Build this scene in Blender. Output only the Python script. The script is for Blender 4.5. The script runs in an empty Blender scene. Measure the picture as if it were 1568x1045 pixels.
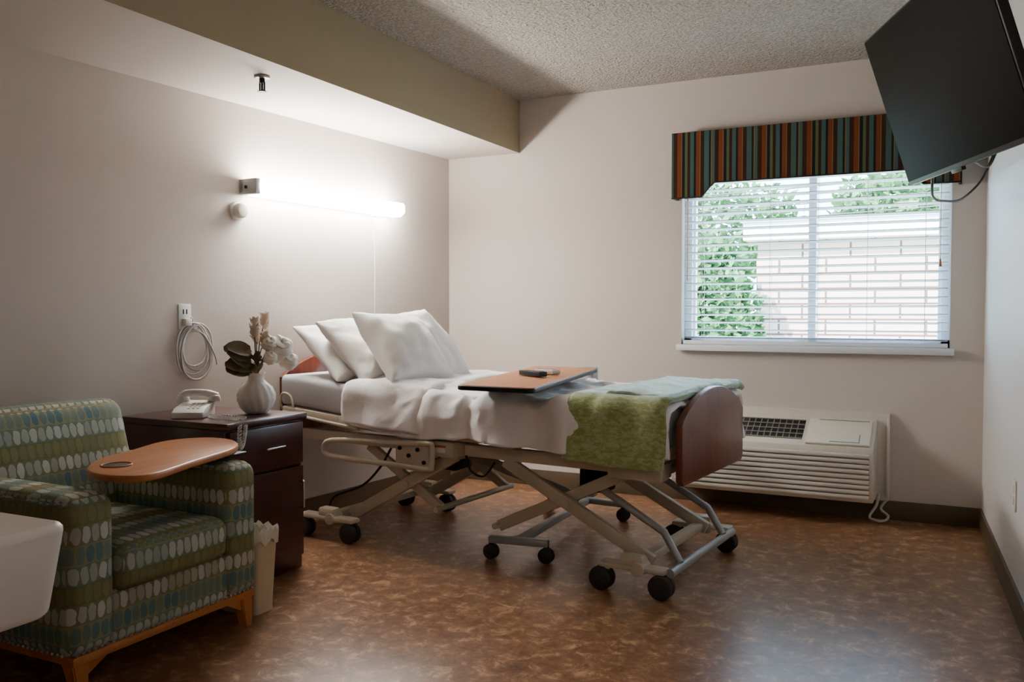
import bpy, bmesh, math, random
from math import sin, cos, pi, radians
from mathutils import Vector, Matrix, noise
random.seed(7)
S = bpy.context.scene
COL = S.collection

# ---------------------------------------------------------------- materials
def newmat(name):
    m = bpy.data.materials.new(name); m.use_nodes = True
    nt = m.node_tree
    return m, nt, nt.nodes['Principled BSDF']

def P(name, col, rough=.5, metal=0., bump=None, mix=None, spec=.5, coat=0, sheen=0):
    m, nt, b = newmat(name)
    b.inputs['Base Color'].default_value = (*col, 1)
    b.inputs['Roughness'].default_value = rough
    b.inputs['Metallic'].default_value = metal
    b.inputs['Specular IOR Level'].default_value = spec
    b.inputs['Coat Weight'].default_value = coat
    b.inputs['Sheen Weight'].default_value = sheen
    tc = nt.nodes.new('ShaderNodeTexCoord')
    if bump:
        n = nt.nodes.new('ShaderNodeTexNoise'); n.inputs['Scale'].default_value = bump[0]
        n.inputs['Detail'].default_value = 4
        nt.links.new(tc.outputs['Object'], n.inputs['Vector'])
        bp = nt.nodes.new('ShaderNodeBump'); bp.inputs['Strength'].default_value = bump[1]
        bp.inputs['Distance'].default_value = bump[2] if len(bump) > 2 else .01
        nt.links.new(n.outputs['Fac'], bp.inputs['Height'])
        nt.links.new(bp.outputs['Normal'], b.inputs['Normal'])
    if mix:
        n = nt.nodes.new('ShaderNodeTexNoise'); n.inputs['Scale'].default_value = mix[1]
        n.inputs['Detail'].default_value = 5
        mp = nt.nodes.new('ShaderNodeMapping')
        if len(mix) > 2: mp.inputs['Scale'].default_value = mix[2]
        nt.links.new(tc.outputs['Object'], mp.inputs['Vector'])
        nt.links.new(mp.outputs['Vector'], n.inputs['Vector'])
        r = nt.nodes.new('ShaderNodeValToRGB')
        r.color_ramp.elements[0].position = .35; r.color_ramp.elements[1].position = .65
        r.color_ramp.elements[0].color = (*col, 1); r.color_ramp.elements[1].color = (*mix[0], 1)
        nt.links.new(n.outputs['Fac'], r.inputs['Fac'])
        nt.links.new(r.outputs['Color'], b.inputs['Base Color'])
    return m

def emis(name, col, st):
    m, nt, b = newmat(name)
    b.inputs['Base Color'].default_value = (*col, 1)
    b.inputs['Emission Color'].default_value = (*col, 1)
    b.inputs['Emission Strength'].default_value = st
    return m

def ramp_const(nt, stops, interp='CONSTANT'):
    r = nt.nodes.new('ShaderNodeValToRGB'); cr = r.color_ramp; cr.interpolation = interp
    cr.elements[0].position = stops[0][0]; cr.elements[0].color = (*stops[0][1], 1)
    cr.elements[1].position = stops[1][0]; cr.elements[1].color = (*stops[1][1], 1)
    for p, c in stops[2:]:
        e = cr.elements.new(p); e.color = (*c, 1)
    return r

def mth(nt, op, a, b=None):
    n = nt.nodes.new('ShaderNodeMath'); n.operation = op
    for i, x in enumerate((a, b)):
        if x is None: continue
        if isinstance(x, (int, float)): n.inputs[i].default_value = x
        else: nt.links.new(x, n.inputs[i])
    return n.outputs[0]

M = {}
M['wall'] = P('wall_paint', (.58, .52, .47), .75, bump=(150, .08, .004))
M['wall_daylit'] = P('wall_right_daylit', (.66, .64, .62), .5, bump=(150, .08, .004))  # same wall paint, coloured paler and cooler for the window light on it
M['soffit_shade'] = P('soffit_face_shaded', (.38, .31, .205), .75, bump=(150, .08, .004))  # shade painted in: darker, more olive wall colour for the less lit soffit face
M['ceil'] = P('popcorn_ceiling', (.44, .40, .34), .95, bump=(75, 1.0, .05), mix=((.64, .60, .52), 80))
M['base'] = P('baseboard_vinyl', (.085, .058, .03), .5)
M['white'] = P('white_plastic', (.75, .73, .70), .4)
M['vinyl'] = P('white_vinyl', (.82, .84, .88), .45)
M['cream'] = P('cream_plastic', (.66, .62, .54), .45)
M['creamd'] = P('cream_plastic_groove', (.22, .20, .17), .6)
M['black'] = P('black_plastic', (.010, .010, .011), .45, spec=.3)
M['rubber'] = P('dark_rubber', (.025, .023, .022), .6)
M['screen'] = P('tv_screen', (.0045, .0032, .0028), .65, spec=.08)
M['metal'] = P('chrome', (.7, .7, .7), .25, 1)
M['beige'] = P('beige_enamel', (.56, .49, .38), .4)
M['greymet'] = P('grey_enamel', (.36, .36, .37), .4, .3)
M['cherry'] = P('cherry_wood', (.11, .019, .008), .35, mix=((.15, .032, .013), 3, (1, 14, 1)), coat=.2)
M['mahog'] = P('dark_mahogany', (.040, .008, .008), .35, mix=((.07, .015, .013), 3, (1, 1, 14)), coat=.2)
M['tabwood'] = P('table_laminate', (.42, .14, .036), .35, mix=((.50, .19, .055), 2, (12, 1, 1)))
M['legwood'] = P('honey_wood', (.42, .14, .03), .4, mix=((.52, .19, .05), 3, (10, 2, 2)))
M['mattress'] = P('mattress_fabric', (.50, .50, .52), .8, bump=(60, .1))
M['linen'] = P('white_linen', (.92, .88, .88), .9, bump=(14, .25, .02), sheen=.3)
M['pillow'] = P('white_pillow_cotton', (.92, .89, .85), .9, bump=(20, .15, .01), sheen=.3)
M['vase'] = P('vase_ceramic', (.84, .79, .72), .45)
M['leaf'] = P('dark_leaf', (.085, .080, .035), .6, mix=((.17, .12, .06), 20))
M['petal'] = P('cream_petal', (.97, .94, .84), .8, sheen=.4)
M['pink'] = P('pink_petal', (.95, .82, .70), .8, sheen=.3)
M['bin'] = P('bin_plastic', (.58, .49, .33), .5)
M['bag'] = P('bin_liner', (.7, .66, .58), .5)
M['cord'] = P('grey_cord', (.50, .48, .46), .5)
M['string'] = P('white_string', (.8, .8, .8), .6)
M['label'] = P('red_label', (.5, .08, .06), .5)
M['lamp'] = emis('lamp_diffuser', (1, .95, .89), 112)
M['lamp_fill'] = emis('fill_lamp_glass', (1, .86, .72), 34)  # glow of the added fill lamp
M['grass'] = P('grass', (.18, .24, .10), .9, bump=(10, .3))
M['fascia'] = P('white_fascia', (.9, .9, .9), .6)
M['wire'] = P('utility_wire', (.05, .05, .05), .6)

def floor_mat():
    m, nt, b = newmat('mottled_linoleum')
    tc = nt.nodes.new('ShaderNodeTexCoord')
    n1 = nt.nodes.new('ShaderNodeTexNoise'); n1.inputs['Scale'].default_value = 14; n1.inputs['Detail'].default_value = 10
    n1.inputs['Roughness'].default_value = .80; n1.inputs['Distortion'].default_value = .5
    nt.links.new(tc.outputs['Object'], n1.inputs['Vector'])
    r = ramp_const(nt, [(.36, (.115, .048, .022)), (.45, (.195, .092, .045)), (.53, (.26, .13, .066)), (.63, (.53, .33, .19))], 'LINEAR')
    nt.links.new(n1.outputs['Fac'], r.inputs['Fac'])
    nt.links.new(r.outputs['Color'], b.inputs['Base Color'])
    rr = nt.nodes.new('ShaderNodeMapRange'); rr.inputs['To Min'].default_value = .24; rr.inputs['To Max'].default_value = .36
    nt.links.new(n1.outputs['Fac'], rr.inputs['Value']); nt.links.new(rr.outputs['Result'], b.inputs['Roughness'])
    bp = nt.nodes.new('ShaderNodeBump'); bp.inputs['Strength'].default_value = .06; bp.inputs['Distance'].default_value = .01
    nt.links.new(n1.outputs['Fac'], bp.inputs['Height']); nt.links.new(bp.outputs['Normal'], b.inputs['Normal'])
    return m
M['floor'] = floor_mat()

def chair_mat():
    m, nt, b = newmat('patterned_upholstery')
    uv = nt.nodes.new('ShaderNodeUVMap'); uv.uv_map = 'UVMap'
    nz = nt.nodes.new('ShaderNodeTexNoise'); nz.inputs['Scale'].default_value = 45; nz.inputs['Detail'].default_value = 2
    nt.links.new(uv.outputs[0], nz.inputs['Vector'])
    off = nt.nodes.new('ShaderNodeVectorMath'); off.operation = 'MULTIPLY_ADD'
    nt.links.new(nz.outputs['Color'], off.inputs[0]); off.inputs[1].default_value = (.012, .014, 0); nt.links.new(uv.outputs[0], off.inputs[2])
    sp = nt.nodes.new('ShaderNodeSeparateXYZ'); nt.links.new(off.outputs[0], sp.inputs[0])
    u, v = sp.outputs[0], sp.outputs[1]
    vr = mth(nt, 'DIVIDE', v, .056); row = mth(nt, 'FLOOR', vr)
    uu = mth(nt, 'ADD', mth(nt, 'DIVIDE', u, .030), mth(nt, 'MULTIPLY', row, .37))
    cx = mth(nt, 'SUBTRACT', mth(nt, 'FRACT', uu), .5)
    cy = mth(nt, 'SUBTRACT', mth(nt, 'FRACT', vr), .5)
    a = mth(nt, 'POWER', mth(nt, 'ABSOLUTE', mth(nt, 'DIVIDE', cx, .42)), 2.2)
    c = mth(nt, 'POWER', mth(nt, 'ABSOLUTE', mth(nt, 'DIVIDE', cy, .44)), 2.6)
    el = mth(nt, 'LESS_THAN', mth(nt, 'ADD', a, c), 1.0)
    rt = mth(nt, 'FRACT', mth(nt, 'DIVIDE', mth(nt, 'ADD', row, 300.1), 4))
    r1 = ramp_const(nt, [(0, (.56, .56, .50)), (.25, (.24, .22, .085)), (.5, (.52, .53, .47)), (.75, (.06, .15, .18))])
    nt.links.new(rt, r1.inputs[0])
    r2 = ramp_const(nt, [(0, (.19, .18, .08)), (.25, (.15, .15, .06)), (.5, (.15, .19, .14)), (.75, (.24, .25, .14))])
    nt.links.new(rt, r2.inputs[0])
    cmb = nt.nodes.new('ShaderNodeCombineXYZ'); nt.links.new(mth(nt, 'FLOOR', uu), cmb.inputs[0]); nt.links.new(row, cmb.inputs[1])
    wn = nt.nodes.new('ShaderNodeTexWhiteNoise'); nt.links.new(cmb.outputs[0], wn.inputs['Vector'])
    fac = mth(nt, 'MULTIPLY', el, mth(nt, 'ADD', mth(nt, 'MULTIPLY', wn.outputs['Value'], .6), .35))
    mx = nt.nodes.new('ShaderNodeMix'); mx.data_type = 'RGBA'
    nt.links.new(fac, mx.inputs[0]); nt.links.new(r2.outputs[0], mx.inputs[6]); nt.links.new(r1.outputs[0], mx.inputs[7])
    nt.links.new(mx.outputs[2], b.inputs['Base Color'])
    w = nt.nodes.new('ShaderNodeTexNoise'); w.inputs['Scale'].default_value = 500
    bp = nt.nodes.new('ShaderNodeBump'); bp.inputs['Strength'].default_value = .3; bp.inputs['Distance'].default_value = .003
    nt.links.new(uv.outputs[0], w.inputs['Vector']); nt.links.new(w.outputs['Fac'], bp.inputs['Height']); nt.links.new(bp.outputs[0], b.inputs['Normal'])
    b.inputs['Roughness'].default_value = .85
    return m
M['chair'] = chair_mat()

def stripe_mat():
    m, nt, b = newmat('striped_fabric')
    tc = nt.nodes.new('ShaderNodeTexCoord'); sp = nt.nodes.new('ShaderNodeSeparateXYZ')
    nt.links.new(tc.outputs['Object'], sp.inputs[0])
    x = mth(nt, 'FRACT', mth(nt, 'DIVIDE', mth(nt, 'ADD', sp.outputs[0], 5.02), .235))
    teal = (.040, .085, .075); dk = (.008, .009, .014); rust = (.135, .034, .011); gold = (.16, .095, .028); br = (.030, .011, .007); sage = (.075, .09, .04)
    seq = [(0, teal), (.11, dk), (.16, gold), (.18, teal), (.25, br), (.34, rust), (.44, gold), (.46, dk), (.53, sage), (.59, br), (.66, teal), (.75, dk), (.80, rust), (.89, gold), (.91, br)]
    r = ramp_const(nt, seq); nt.links.new(x, r.inputs[0])
    nt.links.new(r.outputs[0], b.inputs['Base Color']); b.inputs['Roughness'].default_value = .9; b.inputs['Specular IOR Level'].default_value = .2
    return m
M['stripe'] = stripe_mat()

def blanket_mat(name, ca, cb):
    m, nt, b = newmat(name)
    tc = nt.nodes.new('ShaderNodeTexCoord')
    n = nt.nodes.new('ShaderNodeTexNoise'); n.inputs['Scale'].default_value = 34; n.inputs['Detail'].default_value = 2; n.inputs['Distortion'].default_value = .8
    mp = nt.nodes.new('ShaderNodeMapping'); mp.inputs['Scale'].default_value = (1, 2.2, 2.2); mp.inputs['Rotation'].default_value = (.6, .4, .8)
    nt.links.new(tc.outputs['Object'], mp.inputs[0]); nt.links.new(mp.outputs[0], n.inputs['Vector'])
    r = ramp_const(nt, [(.40, ca), (.60, cb)], 'LINEAR')
    nt.links.new(n.outputs['Fac'], r.inputs[0]); nt.links.new(r.outputs[0], b.inputs['Base Color'])
    b.inputs['Roughness'].default_value = .95; b.inputs['Sheen Weight'].default_value = .8
    b.inputs['Sheen Tint'].default_value = (.7, .92, 1, 1)  # bluish sheen tint puts window light into the blanket colour
    w = nt.nodes.new('ShaderNodeTexNoise'); w.inputs['Scale'].default_value = 160
    bp = nt.nodes.new('ShaderNodeBump'); bp.inputs['Strength'].default_value = .3; bp.inputs['Distance'].default_value = .006
    nt.links.new(tc.outputs['Object'], w.inputs['Vector']); nt.links.new(w.outputs['Fac'], bp.inputs['Height']); nt.links.new(bp.outputs[0], b.inputs['Normal'])
    return m
M['blanket'] = blanket_mat('green_woven_blanket', (.27, .33, .09), (.42, .47, .22))
M['blanket_daylit'] = blanket_mat('mint_window_light', (.42, .58, .50), (.60, .73, .67))  # mint colour stands in for window light on the green blanket

def brick_mat():
    m, nt, b = newmat('pale_brick')
    tc = nt.nodes.new('ShaderNodeTexCoord'); mp = nt.nodes.new('ShaderNodeMapping'); mp.inputs['Rotation'].default_value = (pi/2, 0, 0)
    nt.links.new(tc.outputs['Object'], mp.inputs[0])
    br = nt.nodes.new('ShaderNodeTexBrick'); nt.links.new(mp.outputs[0], br.inputs[0])
    br.inputs['Color1'].default_value = (.62, .40, .34, 1); br.inputs['Color2'].default_value = (.70, .50, .43, 1)
    br.inputs['Mortar'].default_value = (.12, .07, .06, 1); br.inputs['Scale'].default_value = 1.0
    br.inputs['Brick Width'].default_value = .50; br.inputs['Row Height'].default_value = .17; br.inputs['Mortar Size'].default_value = .012
    nt.links.new(br.outputs[0], b.inputs['Base Color']); b.inputs['Roughness'].default_value = .9
    return m
M['brick'] = brick_mat()
M['hedge'] = P('hedge_leaves', (.025, .10, .03), .7, mix=((.10, .24, .09), 6))

def glass_mat():
    m = bpy.data.materials.new('window_glass'); m.use_nodes = True; nt = m.node_tree; nt.nodes.clear()
    o = nt.nodes.new('ShaderNodeOutputMaterial'); t = nt.nodes.new('ShaderNodeBsdfTransparent'); g = nt.nodes.new('ShaderNodeBsdfGlossy')
    g.inputs['Roughness'].default_value = .02
    mx = nt.nodes.new('ShaderNodeMixShader'); mx.inputs[0].default_value = .04
    nt.links.new(t.outputs[0], mx.inputs[1]); nt.links.new(g.outputs[0], mx.inputs[2]); nt.links.new(mx.outputs[0], o.inputs[0])
    return m
M['glass'] = glass_mat()

# ---------------------------------------------------------------- mesh helpers
def grp(name, loc=(0, 0, 0), rz=0.):
    e = bpy.data.objects.new(name, None); COL.objects.link(e)
    e.location = loc; e.rotation_euler = (0, 0, rz); e.empty_display_size = .1
    return e

def boxuv(me):
    uvl = me.uv_layers.new(name='UVMap')
    for p in me.polygons:
        n = p.normal; a = max(range(3), key=lambda i: abs(n[i]))
        for li in p.loop_indices:
            c = me.vertices[me.loops[li].vertex_index].co
            uvl.data[li].uv = (c.y, c.z) if a == 0 else ((c.x, c.z) if a == 1 else (c.y, c.x))

def finish(bm, name, mat, parent=None, world=False, smooth=True, mtx=None, uv=False, autosmooth=True):
    bmesh.ops.recalc_face_normals(bm, faces=bm.faces)
    me = bpy.data.meshes.new(name); bm.to_mesh(me); bm.free()
    if uv: boxuv(me)
    if mtx is not None: me.transform(mtx)
    for mm in (mat if isinstance(mat, (list, tuple)) else [mat]): me.materials.append(M[mm])
    if smooth:
        for p in me.polygons: p.use_smooth = True
        if autosmooth:
            try: me.set_sharp_from_angle(angle=radians(40))
            except Exception: pass
    ob = bpy.data.objects.new(name, me); COL.objects.link(ob)
    if parent:
        ob.parent = parent
        if world:
            mw = Matrix.Translation(parent.location) @ Matrix.Rotation(parent.rotation_euler[2], 4, 'Z')
            ob.matrix_parent_inverse = mw.inverted()
    return ob

def add_box(bm, a, b, bev=0, seg=2, mtx=None):
    c = [(a[i]+b[i])/2 for i in range(3)]; d = [abs(b[i]-a[i]) for i in range(3)]
    t = bmesh.new(); bmesh.ops.create_cube(t, size=1)
    for v in t.verts: v.co = Vector((v.co.x*d[0]+c[0], v.co.y*d[1]+c[1], v.co.z*d[2]+c[2]))
    if bev: bmesh.ops.bevel(t, geom=t.edges[:], offset=min(bev, min(d)*.49), segments=seg, affect='EDGES', profile=.5)
    if mtx is not None: bmesh.ops.transform(t, matrix=mtx, verts=t.verts)
    merge(bm, t)

def merge(bm, t):
    me = bpy.data.meshes.new('tmp'); t.to_mesh(me); t.free(); bm.from_mesh(me); bpy.data.meshes.remove(me)

def box(name, a, b, mat, parent=None, bev=.004, seg=2, world=False, mtx=None, uv=False):
    bm = bmesh.new(); add_box(bm, a, b, bev, seg)
    return finish(bm, name, mat, parent, world, mtx=mtx, uv=uv)

def boxes(name, lst, mat, parent=None, bev=.003, seg=2, world=False, smooth=True):
    bm = bmesh.new()
    for it in lst: add_box(bm, it[0], it[1], bev, seg)
    return finish(bm, name, mat, parent, world, smooth=smooth)

def prism(name, pts, z0, z1, mat, parent=None, axis='z', bev=0, world=False, seg=2, mtx=None):
    bm = bmesh.new()
    def mk(p, h):
        return {'z': (p[0], p[1], h), 'y': (p[0], h, p[1]), 'x': (h, p[0], p[1])}[axis]
    lo = [bm.verts.new(mk(p, z0)) for p in pts]; hi = [bm.verts.new(mk(p, z1)) for p in pts]
    n = len(pts)
    f1 = bm.faces.new(lo); f2 = bm.faces.new(hi)
    for i in range(n): bm.faces.new((lo[i], lo[(i+1) % n], hi[(i+1) % n], hi[i]))
    bmesh.ops.recalc_face_normals(bm, faces=bm.faces)
    if bev:
        es = [e for e in bm.edges if (f1 in e.link_faces or f2 in e.link_faces)]
        bmesh.ops.bevel(bm, geom=es, offset=bev, segments=seg, affect='EDGES', profile=.5)
    return finish(bm, name, mat, parent, world, mtx=mtx)

def catmull(pts, n=8, closed=False):
    P_ = [Vector(p) for p in pts]; out = []; L = len(P_)
    rng = range(L) if closed else range(L-1)
    for i in rng:
        if closed: p0, p1, p2, p3 = P_[i-1], P_[i], P_[(i+1) % L], P_[(i+2) % L]
        else: p0, p1, p2, p3 = P_[max(i-1, 0)], P_[i], P_[i+1], P_[min(i+2, L-1)]
        for k in range(n):
            t = k/n
            out.append(.5*((2*p1)+(-p0+p2)*t+(2*p0-5*p1+4*p2-p3)*t*t+(-p0+3*p1-3*p2+p3)*t**3))
    if not closed: out.append(P_[-1])
    return out

def add_tube(bm, pts, r, smooth=True, closed=False, n=8, sides=3):
    pp = catmull(pts, n, closed) if smooth else [Vector(p) for p in pts]
    cu = bpy.data.curves.new('c', 'CURVE'); cu.dimensions = '3D'; cu.bevel_depth = r; cu.bevel_resolution = sides; cu.use_fill_caps = True
    sp = cu.splines.new('POLY'); sp.points.add(len(pp)-1); sp.use_cyclic_u = closed
    for i, p in enumerate(pp): sp.points[i].co = (*p, 1)
    o = bpy.data.objects.new('c', cu); COL.objects.link(o)
    dg = bpy.context.evaluated_depsgraph_get(); dg.update()
    me = bpy.data.meshes.new_from_object(o.evaluated_get(dg))
    bm.from_mesh(me); bpy.data.meshes.remove(me); bpy.data.objects.remove(o); bpy.data.curves.remove(cu)

def tube(name, pts, r, mat, parent=None, smooth=True, closed=False, world=False, n=8, sides=3):
    bm = bmesh.new(); add_tube(bm, pts, r, smooth, closed, n, sides)
    return finish(bm, name, mat, parent, world)

def add_cyl(bm, p0, p1, r0, r1=None, seg=24, bev=0):
    p0, p1 = Vector(p0), Vector(p1); d = p1-p0
    t = bmesh.new(); bmesh.ops.create_cone(t, cap_ends=True, segments=seg, radius1=r0, radius2=r0 if r1 is None else r1, depth=d.length)
    if bev:
        es = [e for e in t.edges if any(len(f.verts) > 4 for f in e.link_faces)]
        bmesh.ops.bevel(t, geom=es, offset=bev, segments=3, affect='EDGES', profile=.5)
    mt = Matrix.Translation((p0+p1)/2) @ d.to_track_quat('Z', 'Y').to_matrix().to_4x4()
    bmesh.ops.transform(t, matrix=mt, verts=t.verts); merge(bm, t)

def cyl(name, p0, p1, r0, mat, parent=None, r1=None, seg=24, bev=0, world=False):
    bm = bmesh.new(); add_cyl(bm, p0, p1, r0, r1, seg, bev); return finish(bm, name, mat, parent, world)

def add_beam(bm, p0, p1, w, h, bev=.006):
    p0, p1 = Vector(p0), Vector(p1); d = (p1-p0); L = d.length; X = d.normalized()
    Y = Vector((0, 0, 1)).cross(X)
    Y = Y.normalized() if Y.length > 1e-4 else Vector((0, 1, 0)); Z = X.cross(Y)
    mt = Matrix((X, Y, Z)).transposed().to_4x4(); mt.translation = p0
    add_box(bm, (0, -w/2, -h/2), (L, w/2, h/2), bev, 2, mt)

def lathe(name, prof, mat, parent=None, seg=48, fn=None, loc=(0, 0, 0)):
    bm = bmesh.new(); rings = []
    for r, z in prof:
        ring = []
        for k in range(seg):
            a = 2*pi*k/seg; rr = r*(fn(a, z) if fn else 1)
            ring.append(bm.verts.new((loc[0]+rr*cos(a), loc[1]+rr*sin(a), loc[2]+z)))
        rings.append(ring)
    for i in range(len(rings)-1):
        for k in range(seg): bm.faces.new((rings[i][k], rings[i][(k+1) % seg], rings[i+1][(k+1) % seg], rings[i+1][k]))
    bm.faces.new(rings[0][::-1])
    return finish(bm, name, mat, parent)

def softbox(name, a, b, r, mat, parent=None, bulge=(0, 0, 0), n=14, mtx=None, world=False, uv=True, wob=0, fn=None):
    c = Vector([(a[i]+b[i])/2 for i in range(3)]); h = Vector([abs(b[i]-a[i])/2 for i in range(3)])
    bm = bmesh.new(); bmesh.ops.create_cube(bm, size=2); bmesh.ops.subdivide_edges(bm, edges=bm.edges[:], cuts=n, use_grid_fill=True)
    for v in bm.verts:
        p = v.co.copy(); q = Vector()
        for i in range(3):
            t = p[i]; q[i] = math.copysign(1-(1-abs(t))**1.6, t)*h[i]
        cl = Vector([max(-(h[i]-r), min(h[i]-r, q[i])) for i in range(3)])
        d = q-cl
        if d.length > 1e-6: q = cl+d.normalized()*r*min(1, d.length/r if sum(abs(x) > 1e-6 for x in d) == 1 else 1)
        for i in range(3):
            o = [j for j in range(3) if j != i]
            q[i] += math.copysign(bulge[i]*(1-p[o[0]]**2)*(1-p[o[1]]**2), p[i]) if abs(p[i]) > .99 else 0
        if wob: q += Vector(noise.noise_vector(q*6+c))*wob
        if fn: q = fn(q, p)
        v.co = q+c
    return finish(bm, name, mat, parent, world, mtx=mtx, uv=uv, autosmooth=False)

# ---------------------------------------------------------------- room
YB = 5.03; ZC = 2.433; ZS = 2.103; YF = -1.7
TL = .0664; TR = .055
xl = lambda y: -2.984-TL*(YB-y)
xr = lambda y: .145+TR*(YB-y)
RZL = -math.atan(TL); RZR = math.atan(TR)

prism('floor', [(xl(YF)-.15, YF-.15), (xr(YF)+.15, YF-.15), (xr(YB)+.15, YB+.15), (xl(YB)-.15, YB+.15)], -.1, 0, 'floor')
prism('ceiling', [(xl(YF)-.15, YF-.15), (xr(YF)+.15, YF-.15), (xr(YB)+.15, YB+.15), (xl(YB)-.15, YB+.15)], ZC, ZC+.12, 'ceil')
prism('wall_left', [(xl(YF), YF), (xl(YB), YB), (xl(YB)-.15, YB), (xl(YF)-.15, YF)], 0, ZC, 'wall')
prism('wall_right', [(xr(YF), YF), (xr(YB), YB), (xr(YB)+.15, YB), (xr(YF)+.15, YF)], 0, ZC, 'wall_daylit')
prism('wall_front', [(xl(YF)-.15, YF-.15), (xr(YF)+.15, YF-.15), (xr(YF)+.15, YF), (xl(YF)-.15, YF)], 0, ZC, 'wall')
WX0, WX1, WZ0, WZ1 = -1.415, -.011, .905, 1.97
boxes('wall_back', [((xl(YB)-.15, YB, 0), (WX0, YB+.15, ZC)), ((WX1, YB, 0), (.30, YB+.15, ZC)),
                    ((WX0, YB, 0), (WX1, YB+.15, WZ0)), ((WX0, YB, WZ1), (WX1, YB+.15, ZC))], 'wall', bev=0, smooth=False)
prism('wall_partition', [(-1.6, YF), (-1.45, YF), (-1.45, .80), (-1.6, .80)], 0, ZC, 'wall')
so = prism('ceiling_soffit', [(xl(YF), YF), (-2.465, YF), (-2.465, YB), (xl(YB), YB)], ZS, ZC, 'wall')
so.data.materials.append(M['soffit_shade'])
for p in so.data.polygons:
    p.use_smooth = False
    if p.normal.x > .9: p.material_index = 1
prism('baseboard_left', [(xl(YF), YF), (xl(YB), YB), (xl(YB)+.012, YB), (xl(YF)+.012, YF)], 0, .10, 'base')
prism('baseboard_right', [(xr(YF), YF), (xr(YB), YB), (xr(YB)-.012, YB), (xr(YF)-.012, YF)], 0, .10, 'base')
box('baseboard_back', (xl(YB), YB-.012, 0), (xr(YB), YB, .10), 'base', bev=.002)

# ---------------------------------------------------------------- window
w = grp('window_1', ((WX0+WX1)/2, YB, WZ0))
fr = []
y0, y1 = YB+.07, YB+.13
fr += [((WX0, y0, WZ0), (WX0+.045, y1, WZ1)), ((WX1-.045, y0, WZ0), (WX1, y1, WZ1)), ((WX0, y0, WZ0), (WX1, y1, WZ0+.05)), ((WX0, y0, WZ1-.05), (WX1, y1, WZ1))]
xm = -.69
fr += [((xm-.028, y0-.01, WZ0), (xm+.014, y1, WZ1)),
       ((WX0+.04, y0+.02, WZ0+.05), (WX0+.06, y1, WZ1-.05)), ((WX1-.06, y0+.02, WZ0+.05), (WX1-.045, y1, WZ1-.05))]
boxes('frame', fr, 'vinyl', w, world=True)
box('sill', (WX0-.02, YB-.045, WZ0-.03), (WX1+.02, YB+.07, WZ0+.004), 'vinyl', w, world=True)
box('glass', (WX0+.04, y0+.03, WZ0+.04), (WX1-.04, y0+.034, WZ1-.04), 'glass', w, bev=0, world=True)

bl = grp('window_blind', ((WX0+WX1)/2, YB+.03, WZ0+.02))
bm = bmesh.new(); z = WZ0+.045; k = 0
zs = []
while z < WZ1-.05:
    zs.append(z); z += .0445
for z in zs:
    x0, x1 = WX0+.012, WX1-.012
    n = 5; top = []
    for j in range(n+1):
        t = j/n*2-1; y = YB+.03+t*.024; zz = z+.0025*(1-t*t)-.0045*t
        top.append((y, zz))
    for j in range(n):
        a, b = top[j], top[j+1]
        for (s, o) in ((0, 0), (0, -.003)):
            vs = [bm.verts.new((x0, a[0], a[1]+o)), bm.verts.new((x1, a[0], a[1]+o)), bm.verts.new((x1, b[0], b[1]+o)), bm.verts.new((x0, b[0], b[1]+o))]
            bm.faces.new(vs)
finish(bm, 'slats', 'vinyl', bl, world=True, smooth=False)
boxes('bottom_rail', [((WX0+.01, YB+.004, WZ0+.006), (WX1-.01, YB+.056, WZ0+.028))], 'vinyl', bl, world=True)
boxes('head_rail', [((WX0+.005, YB+.0, WZ1-.05), (WX1-.005, YB+.06, WZ1))], 'vinyl', bl, world=True)
bm = bmesh.new()
for x in (WX0+.12, WX0+.5, xm+.03, WX1-.5+.1, WX1-.12):
    for y in (YB+.006, YB+.055): add_cyl(bm, (x, y, WZ0+.02), (x, y, WZ1-.03), .0012, seg=6)
finish(bm, 'ladder_cords', 'string', bl, world=True)
bm = bmesh.new()
add_cyl(bm, (WX0+.035, YB-.004, 1.28), (WX0+.035, YB-.004, WZ1-.05), .003, seg=8)
add_cyl(bm, (WX1-.05, YB-.004, 1.36), (WX1-.05, YB-.004, WZ1-.05), .0015, seg=8)
add_cyl(bm, (WX1-.05, YB-.004, 1.33), (WX1-.05, YB-.004, 1.37), .008, .004, seg=10)
finish(bm, 'pull_wand', 'legwood', bl, world=True)

# valance
va = grp('window_valance', (-.7, YB-.05, 1.95))
VL, VR = -1.447, .032; zt = 2.115
out = [(VL, 1.745), (VL+.175, 1.745), (VL+.205, 1.785), (VL+.245, 1.822), (VR-.245, 1.822), (VR-.205, 1.785), (VR-.175, 1.745), (VR, 1.745), (VR, zt), (VL, zt)]
prism('front_panel', out, YB-.105, YB-.085, 'stripe', va, axis='y', world=True)
prism('return_side', [(YB-.10, 1.745), (YB-.001, 1.745), (YB-.001, zt), (YB-.10, zt)], VL, VL+.015, 'stripe', va, axis='x', world=True)
prism('return_side_far', [(YB-.10, 1.745), (YB-.001, 1.745), (YB-.001, zt), (YB-.10, zt)], VR-.015, VR, 'stripe', va, axis='x', world=True)
box('top_board', (VL, YB-.10, zt-.015), (VR, YB-.001, zt), 'stripe', va, world=True)
tube('piping', [(p[0], YB-.106, p[1]) for p in out[:8]], .004, 'black', va, smooth=False, world=True)

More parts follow.
